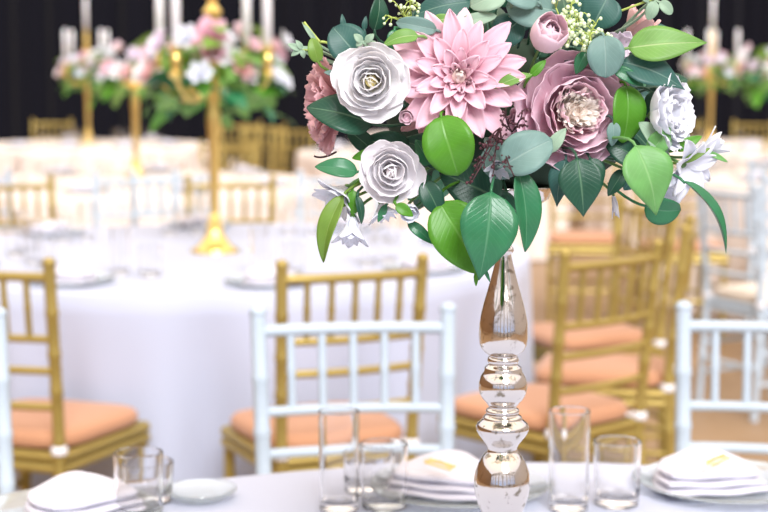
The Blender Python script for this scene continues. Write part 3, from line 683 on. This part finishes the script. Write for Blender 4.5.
LV = [
 ((441, 117), (458, 176), 52, L_G, dict(d=1.395, n=(-.2, -1, .5), arch=.16, fold=.12, kind='round', label='bright green cupped leaf')),
 ((491, 192), (480, 281), 58, L_M, dict(d=1.385, kind='pointed', n=(.12, -1, .32), arch=.14, label='broad glossy green leaf hanging over the vase')),
 ((440, 203), (480, 274), 56, L_G, dict(d=1.41, n=(-.1, -1, .4), arch=.08, label='yellow green leaf beside the glossy leaf')),
 ((518, 171), (527, 252), 31, L_M, dict(d=1.395, n=(.5, -1, .1), arch=.08, fold=.5, label='narrow drooping leaf')),
 ((503, 166), (552, 139), 44, L_B, dict(d=1.39, n=(0, -1, .3), kind='round', label='blue green eucalyptus leaf')),
 ((488, 146), (514, 176), 38, L_B, dict(d=1.42, n=(-.3, -1, .1), kind='round')),
 ((577, 158), (584, 217), 48, L_D, dict(d=1.40, kind='pointed', n=(.05, -1, .2), serr=.10, label='dark serrated leaf with pale rib')),
 ((566, 160), (556, 207), 26, L_DB, dict(d=1.42, kind='pointed', n=(-.5, -1, .1), serr=.1)),
 ((590, 158), (600, 192), 22, L_D, dict(d=1.425, kind='pointed', n=(.3, -1, .1), serr=.1)),
 ((636, 146), (658, 215), 52, L_L, dict(d=1.385, kind='pointed', n=(.1, -1, .45), arch=.12, label='light green broad leaf at the right')),
 ((645, 206), (681, 211), 32, L_M, dict(d=1.42, n=(.1, -1, -.5), kind='round', arch=.12)),
 ((684, 182), (730, 251), 20, L_M, dict(d=1.40, n=(.9, -.55, .5), arch=.10, fold=.6, label='long folded leaf pointing down at the right')),
 ((626, 86), (624, 143), 38, L_G, dict(d=1.43, n=(.4, -1, .2), kind='round')),
 ((628, 48), (708, 42), 37, L_Y, dict(d=1.42, kind='pointed', n=(0, -1, .35), arch=.06, label='light green veined leaf at the upper right')),
 ((622, 62), (686, 88), 36, L_DB, dict(d=1.425, kind='pointed', n=(.1, -1, .5), label='dark blue green veined leaf at the upper right')),
 ((613, 68), (644, 86), 14, L_M, dict(d=1.42)),
 ((604, 36), (606, 78), 38, L_B, dict(d=1.415, kind='round', label='round eucalyptus leaf above the peony')),
 ((608, -4), (592, 28), 42, L_DB, dict(d=1.45, kind='round')),
 ((552, 10), (506, 6), 44, L_B, dict(d=1.45, kind='round')),
 ((520, 20), (494, 44), 34, L_DB, dict(d=1.46, kind='round')),
 ((470, 2), (414, 14), 32, L_DB, dict(d=1.46, n=(0, -1, .4))),
 ((436, 30), (396, 22), 18, L_B, dict(d=1.42, n=(0, -1, .1), kind='round', label='folded grey green leaf')),
 ((456, 26), (497, 15), 14, L_S, dict(d=1.43, kind='round')),
 ((432, 22), (454, 18), 12, L_Y, dict(d=1.43)),
 ((418, 36), (383, 44), 17, L_Y, dict(d=1.405, n=(0, -1, .6), arch=.15)),
 ((505, -6), (470, 6), 26, L_S, dict(d=1.43, kind='round')),
 ((538, 2), (500, -14), 30, L_B, dict(d=1.44, kind='round')),
 ((357, 56), (333, 27), 40, L_DB, dict(d=1.425, kind='round', label='round dark leaf above the white rose')),
 ((318, 62), (312, 38), 15, L_O, dict(d=1.43, kind='round')),
 ((374, 30), (380, -6), 22, L_D, dict(d=1.45, n=(.6, -1, 0))),
 ((394, 30), (396, 52), 16, L_M, dict(d=1.44, kind='round')),
 ((372, 124), (307, 106), 42, L_D, dict(d=1.425, n=(.1, -1, .4), arch=.1, label='dark leaf under the white rose')),
 ((357, 172), (315, 166), 21, L_M, dict(d=1.41, n=(0, -1, .5), arch=.1, label='oval green leaf at the left')),
 ((343, 196), (321, 262), 22, L_O, dict(d=1.41, n=(-.6, -1, .1), arch=.12, fold=.5, label='olive leaf drooping at the left')),
 ((356, 196), (326, 207), 14, L_O, dict(d=1.425)),
 ((352, 190), (353, 216), 13, L_G, dict(d=1.42, n=(.3, -1, 0))),
 ((357, 196), (362, 224), 9, L_D, dict(d=1.415, n=(.5, -1, 0))),
 ((424, 182), (440, 214), 24, L_D, dict(d=1.41, kind='round')),
 ((396, 205), (413, 216), 12, L_G, dict(d=1.40)),
 ((408, 222), (434, 244), 12, L_M, dict(d=1.43)),
 ((386, 205), (378, 222), 8, L_M, dict(d=1.42)),
 ((430, 165), (416, 140), 18, L_M, dict(d=1.45)),
 ((500, 200), (440, 172), 50, L_D, dict(d=1.46, label='dark leaf deep in the bouquet')),
 ((520, 210), (470, 218), 44, L_D, dict(d=1.47)),
 ((455, 160), (402, 140), 36, L_D, dict(d=1.46)),
 ((410, 148), (362, 140), 26, L_D, dict(d=1.46)),
 ((372, 150), (346, 128), 20, L_D, dict(d=1.46)),
 ((375, 154), (352, 158), 12, L_G, dict(d=1.44)),
 ((548, 152), (566, 128), 14, L_S, dict(d=1.41)),
 ((498, 86), (532, 74), 13, L_Y, dict(d=1.405, n=(.2, -1, .6))),
 ((531, 76), (546, 60), 10, L_G, dict(d=1.41)),
 ((668, 152), (640, 122), 26, L_S, dict(d=1.42, n=(.3, -1, .3))),
 ((650, 152), (670, 128), 22, L_L, dict(d=1.415, n=(.3, -1, .4))),
 ((676, 150), (702, 136), 12, L_G, dict(d=1.43)),
 ((684, 162), (710, 148), 8, L_O, dict(d=1.42)),
 ((706, 152), (728, 162), 6, L_L, dict(d=1.43)),
 ((660, 92), (650, 118), 24, L_D, dict(d=1.45)),
 ((640, 160), (604, 140), 30, L_D, dict(d=1.44)),
 ((624, 170), (608, 196), 16, L_D, dict(d=1.45)),
 ((640, 168), (624, 190), 22, L_DB, dict(d=1.455)),
 ((650, 90), (676, 112), 16, L_D, dict(d=1.46)),
 ((614, 122), (612, 146), 14, L_B, dict(d=1.42)),
 ((655, 2), (648, 20), 13, L_S, dict(d=1.46, kind='round')),
 ((660, 2), (672, 14), 12, L_S, dict(d=1.46, kind='round')),
 ((648, 2), (640, -12), 10, L_S, dict(d=1.46, kind='round')),
 ((300, 50), (288, 44), 7, L_S, dict(d=1.45)), ((300, 50), (291, 56), 6, L_S, dict(d=1.45)), ((302, 49), (296, 40), 6, L_S, dict(d=1.45)), ((302, 50), (304, 58), 6, L_S, dict(d=1.45)),
 ((316, 42), (302, 22), 5, L_S, dict(d=1.45)), ((344, 30), (342, 14), 6, L_DB, dict(d=1.45)), ((364, 30), (366, 16), 6, L_DB, dict(d=1.45)),
 ((362, 42), (354, 34), 8, L_S, dict(d=1.40)), ((366, 42), (374, 34), 8, L_S, dict(d=1.40)), ((362, 42), (356, 46), 6, L_S, dict(d=1.40)),
 ((344, 76), (324, 72), 8, L_B, dict(d=1.42)),
 ((476, 272), (476, 286), 5, L_G, dict(d=1.40)), ((484, 268), (490, 282), 4, L_M, dict(d=1.40)),
 ((565, 30), (582, 46), 20, L_DB, dict(d=1.45)), ((578, 60), (560, 52), 18, L_D, dict(d=1.45)), ((585, 52), (576, 74), 14, L_M, dict(d=1.43)),
]
for bp_, tp_, w_, m_, kw in LV: leaf(bp_, tp_, w_, m_, **kw)
# dark filling leaves round the back and the middle of the bouquet
for i in range(52):
    a = R.uniform(-.15, 1.15) * PI if i % 3 else R.uniform(0, 2 * PI)
    r = R.uniform(40, 150)
    x = 512 + r * math.cos(a) * 1.05; y = 96 - r * math.sin(a) * .62
    if y > 165: y = 165 - R.uniform(0, 60)
    x = min(max(x, 372), 652)
    an = a + R.uniform(-.7, .7); L = R.uniform(34, 56)
    leaf((x, y), (x + L * math.cos(an), y - L * math.sin(an)), R.uniform(22, 34), R.choice((L_D, L_D, L_DB, L_M)), d=R.uniform(1.50, 1.66), dt=R.uniform(-.02, .05), n=(R.uniform(-.5, .5), -1, R.uniform(0, .6)), label=None)
b = bmesh.new(); ball(b, W(512, 118, 1.56), .105, 24, 16, (1.15, .75, .72)); 
for v in b.verts: v.co += Vector(noise.noise_vector(v.co * 30)) * .008
bobj('foam_core', b, FOAM)
# berry sprigs
def sprig(px0, pts, d, m, mb, n, rb, name, label, spread=9, seed=1):
    rr = random.Random(seed); b = bmesh.new(); q = bmesh.new()
    pw = [W(x, y, d + rr.uniform(-.008, .008)) for x, y in pts]; P0 = W(*px0, d + .02)
    s = SZ(d)
    for p in pw:
        mid = (P0 + p) / 2 + Vector((rr.uniform(-6, 6) * s, -.004, rr.uniform(-6, 6) * s))
        c = bez(P0, mid, p, 8); tube(b, c, .0007, 5)
        for _ in range(n):
            a = c[rr.randint(3, 8)]; e = a + Vector((rr.uniform(-1, 1), rr.uniform(-1, 1), rr.uniform(-1, 1))) * spread * s
            tube(b, [a, (a + e) / 2 + Vector((0, 0, s * 2)), e], .0005, 4); ball(q, e, rb * s * rr.uniform(.8, 1.2), 7, 5)
    o = bobj(name, b, m, BQ, label)
    q.transform(Matrix.Translation(-CORE)); obj('berry_cluster', q, mb, o)
sprig((500, 128), [(486, 152), (474, 172), (470, 184), (494, 170), (510, 158), (514, 176)], 1.385, VINE, BERRYD, 9, 1.5, 'berry_sprig', 'dark red berry sprig hanging below the dahlia', 7, 3)
sprig((512, 132), [(506, 108), (522, 112), (500, 120), (528, 126)], 1.39, VINE, BERRYD, 6, 1.4, 'berry_sprig', 'dark berry sprig beside the dahlia', 6, 4)
sprig((566, 46), [(556, 8), (572, -2), (580, 14), (562, 20), (574, 28)], 1.42, TWIGY, BERRYW, 20, 2.3, 'flower_spray', 'pale green berry spray at the top', 9, 5)
sprig((586, 52), [(596, 24), (606, 34), (590, 36), (580, 44)], 1.42, TWIGY, BERRYW, 15, 2.1, 'flower_spray', 'pale green berry spray above the peony', 8, 6)
sprig((414, 32), [(398, 6), (410, -4), (388, 16), (404, 14)], 1.44, TWIGY, BERRYW, 12, 1.8, 'flower_spray', 'yellow green berry spray at the upper left', 9, 7)
b = bmesh.new(); tube(b, bez(W(304, 22, 1.45), W(316, 38, 1.45), W(320, 42, 1.45)) + bez(W(320, 42, 1.45), W(330, 40, 1.45), W(350, 60, 1.48)), .0013, 6); tube(b, [W(302, 50, 1.45), W(312, 50, 1.45), W(320, 42, 1.45)], .0008, 5); bobj('twig', b, TWIGY, BQ)
b = bmesh.new(); tube(b, bez(W(655, -2, 1.46), W(640, 4, 1.46), W(612, 14, 1.47)), .0012, 6); bobj('twig', b, TWIGY, BQ)
b = bmesh.new(); tube(b, bez(W(314, 156, 1.47), W(322, 160, 1.47), W(336, 152, 1.49)), .0010, 6); bobj('twig', b, VINE, BQ)
# stems running down into the bowl
b = bmesh.new()
for i in range(14):
    a = 2 * PI * i / 14; p = Vector((VX, VD, zy(204) + Z0 - .76 + .012)) + Vector((math.cos(a) * .02, math.sin(a) * .02, 0))
    tube(b, bez(p, p + Vector((math.cos(a) * .02, math.sin(a) * .02, .04)), CORE + Vector((math.cos(a) * .09, math.sin(a) * .07, 0)), 6), .0022, 6)
bobj('stems', b, STEM, BQ)
# ------------------------------------------------------------------ candelabra with flower rings
def make_candelabrum(label, plain=False):
    t = thing('candelabrum', label, 'candelabrum')
    b = bmesh.new(); lathe(b, [(.078, 0), (.080, .004), (.078, .010), (.060, .018), (.048, .030), (.034, .050), (.024, .072), (.028, .080), (.028, .088), (.018, .098), (.022, .112), (.014, .125)], 32); obj('foot', b, GOLDM, t)
    if plain:
        b = bmesh.new(); lathe(b, [(.014, .12), (.0155, .2), (.018, .36), (.023, .42), (.023, .45), (.018, .47), (.022, .50), (.07, .52), (.075, .53), (.07, .54)], 24); obj('stem', b, GOLDM, t); return t
    b = bmesh.new(); lathe(b, [(.014, .12), (.0155, .2), (.018, .36), (.023, .42), (.023, .45), (.018, .47), (.022, .50), (.028, .52), (.022, .54), (.014, .56), (.014, .60), (.020, .61), (.020, .62), (.012, .64), (.018, .70), (.030, .72), (.018, .735), (.024, .76), (.032, .775), (.020, .79), (.013, .80), (.020, .83), (.024, .85), (.016, .87), (.014, .90), (.026, .915), (.026, .92)], 24); obj('stem', b, GOLDM, t)
    for i in range(4):
        a = PI / 4 + i * PI / 2; u = Vector((math.cos(a), math.sin(a), 0)); r = .205
        b = bmesh.new(); pts = bez(Vector((0, 0, .53)) + u * .02, Vector((0, 0, .44)) + u * .13, Vector((0, 0, .56)) + u * r, 14); tube(b, pts, .007, 8)
        ball(b, Vector((0, 0, .52)) + u * .09, .012, 10, 6)
        A = obj('arm', b, GOLDM, t)
        b = bmesh.new(); lathe(b, [(.006, .555), (.022, .565), (.026, .575), (.012, .59), (.017, .61), (.019, .625), (.012, .638), (.022, .65), (.024, .66)], 16, Matrix.Translation(u * r)); obj('candle_cup', b, GOLDM, A)
    return t
def make_candle(label, h=.27):
    t = thing('candle', label, 'candle')
    b = bmesh.new(); lathe(b, [(.0150, 0), (.0150, h - .01), (.011, h - .002), (.003, h)], 16); obj('wax', b, CANDLE, t)
    b = bmesh.new(); tube(b, [(0, 0, h - .003), (.001, 0, h + .008)], .001, 5); obj('wick', b, WICK, t)
    return t
def ring_arr(label, seed=1):
    """ring of blooms round the arms: every bloom and the foliage is a part"""
    rr = random.Random(seed); t = thing('flower_ring', label, 'flower arrangement')
    def bl(c, u, n, m, kind):
        b = bmesh.new(); M = frame(c, n, rr.random() * 6)
        for cnt, L, wd, a, c2 in ((6, 1, .9, 75, 50), (5, .8, .7, 50, 20), (4, .6, .5, 25, 5)):
            for i in range(cnt): petal(b, M, 2 * PI * (i + rr.random() * .3) / cnt, u * .08, -u * .3, u * L, u * wd, a, c2, Rw=u * .4, kind=kind, ruf=u * .03, rr=rr, nu=5, nv=5)
        return b
    mats = [(P_DAH, .05, 'dahlia'), (P_WHI, .045, 'rose'), (P_LIL, .045, 'rose'), (P_ROS, .05, 'rose'), (P_WHI, .045, 'rose'), (P_BUD, .04, 'rose'), (P_SAL, .045, 'rose')]
    obj('flower', bl(Vector((-.0, -.13, .68)), .085, (0, -1, .4), P_DAH, 'dahlia'), P_DAH, t)
    for i in range(30):
        a = 2 * PI * (i + rr.uniform(-.25, .25)) / 30; m, u, kd = mats[(i * 3 + 1) % 7]; r = rr.uniform(.17, .24); z = rr.uniform(.56, .72)
        obj('flower', bl(Vector((r * math.cos(a), r * math.sin(a), z)), u, (math.cos(a), math.sin(a), .5), m, kd), m, t)
    for mm, cnt, zr in ((L_Y, 30, (.44, .64)), (L_G, 14, (.46, .62)), (L_M, 16, (.48, .66)), (L_O, 16, (.56, .74))):
        b = bmesh.new()
        for i in range(cnt):
            a = rr.random() * 6.283; z = rr.uniform(*zr); r = rr.uniform(.10, .17); u = Vector((math.cos(a), math.sin(a), 0))
            o = u * r + Vector((0, 0, z)); dr = (u * rr.uniform(.5, 1) + Vector((0, 0, rr.uniform(-1.0, .3))) + Vector((-u.y, u.x, 0)) * rr.uniform(-.8, .8)).normalized()
            N = (Vector((0, 0, 1)) + u * .8); N = (N - dr * N.dot(dr)).normalized(); S = dr.cross(N); L = rr.uniform(.08, .14); wd = L * .3
            grid(b, 6, 4, lambda p, q: o + dr * p * L + S * (q - .5) * 2 * wd * max(.02, math.sin(PI * p ** .8) ** .8) + N * (.15 * L * math.sin(PI * p)))
        f = obj('foliage', b, mm, t); f['kind'] = 'stuff'
    return t
cd = make_candelabrum('tall gold candelabrum on the second table'); ca = make_candle('x'); fr = ring_arr('x', 11)
first = [True, True, True]
std = make_candelabrum('x', True); std['category'] = 'flower stand'; std.name = 'flower_stand'; ns = [0]
def station(x, y, rz, where, tall=True, candles=True, s=1.0, ring=True):
    global first
    if not candles:
        lb = 'slim gold flower stand on ' + where; ns[0] += 1
        if ns[0] == 1: std.location = (x, y, Z0); std['label'] = lb
        else: dup(std, (x, y, Z0), rz, lb)
    elif first[0]: cd.location = (x, y, Z0); cd.rotation_euler = (0, 0, rz); cd['label'] = 'tall gold candelabrum on ' + where; first[0] = False
    else: dup(cd, (x, y, Z0), rz, 'tall gold candelabrum on ' + where)
    spots = [(0, 0, .921, 'centre')] + [(.205 * math.cos(rz + PI / 4 + i * PI / 2), .205 * math.sin(rz + PI / 4 + i * PI / 2), .661, 'arm') for i in range(4)]
    for dx, dy, dz, w in spots if candles else []:
        if w == 'centre': lb = 'white candle at the top of the candelabrum on ' + where; g = None
        else:
            lb = 'white candle on the %s %s arm of the candelabrum on %s' % ('near' if dy < 0 else 'far', 'left' if dx < 0 else 'right', where); g = None
        if first[1]: ca.location = (x + dx, y + dy, Z0 + dz); ca['label'] = lb; first[1] = False
        else: dup(ca, (x + dx, y + dy, Z0 + dz), 0, lb)
    if first[2]: fr.location = (x, y, Z0); fr['label'] = 'round bunch of pink, white and green flowers raised over ' + where; first[2] = False
    else: dup(fr, (x, y, Z0), rz, 'round bunch of pink, white and green flowers raised over ' + where)
station(T2[0], T2[1], .31, 'the second table')
station(-1.33, 8.6, .9, 'the flower stand table', candles=False)
station(-2.43, 13.2, .0, 'the farthest left table')
station(2.68, 13.2, .45, 'the farthest right table')
station(2.30, 9.3, 1.2, 'the right hand table', candles=False)
# ------------------------------------------------------------------ light
wd = bpy.data.worlds.new('hall_daylight'); SC.world = wd; wd.use_nodes = True; nt = wd.node_tree
bg = nt.nodes['Background']; tc = nt.nodes.new('ShaderNodeTexCoord'); sp = nt.nodes.new('ShaderNodeSeparateXYZ'); rp = nt.nodes.new('ShaderNodeValToRGB')
nt.links.new(tc.outputs['Generated'], sp.inputs[0]); nt.links.new(sp.outputs['Z'], rp.inputs[0]); nt.links.new(rp.outputs[0], bg.inputs[0])
rp.color_ramp.elements[0].position = .0; rp.color_ramp.elements[0].color = (.60, .70, 1.02, 1)
rp.color_ramp.elements[1].position = .75; rp.color_ramp.elements[1].color = (1.75, 1.48, 1.22, 1)
bg.inputs['Strength'].default_value = 1.0
def sun(name, rot, e, ang, col):
    l = bpy.data.lights.new(name, 'SUN'); l.energy = e; l.angle = math.radians(ang); l.color = col
    o = bpy.data.objects.new(name, l); COL.objects.link(o); o.rotation_euler = [math.radians(a) for a in rot]; o.location = (0, -3, 6)
sun('soft_sun', (54, 0, 14), 3.3, 25, (.96, .97, 1.0))
# ------------------------------------------------------------------ camera
cm = bpy.data.cameras.new('camera'); co = bpy.data.objects.new('camera', cm); COL.objects.link(co); SC.camera = co
co.location = (0, 0, H); co.rotation_euler = (PI / 2 - TH, 0, 0)
cm.sensor_width = 36; cm.lens = F * 36 / 768; cm.clip_end = 100; cm.clip_start = .02
cm.dof.use_dof = True; cm.dof.focus_distance = 1.45; cm.dof.aperture_fstop = 6.4
vs = SC.view_settings; vs.view_transform = 'Standard'; vs.look = 'None'; vs.exposure = .12; vs.gamma = 1; vs.use_curve_mapping = False
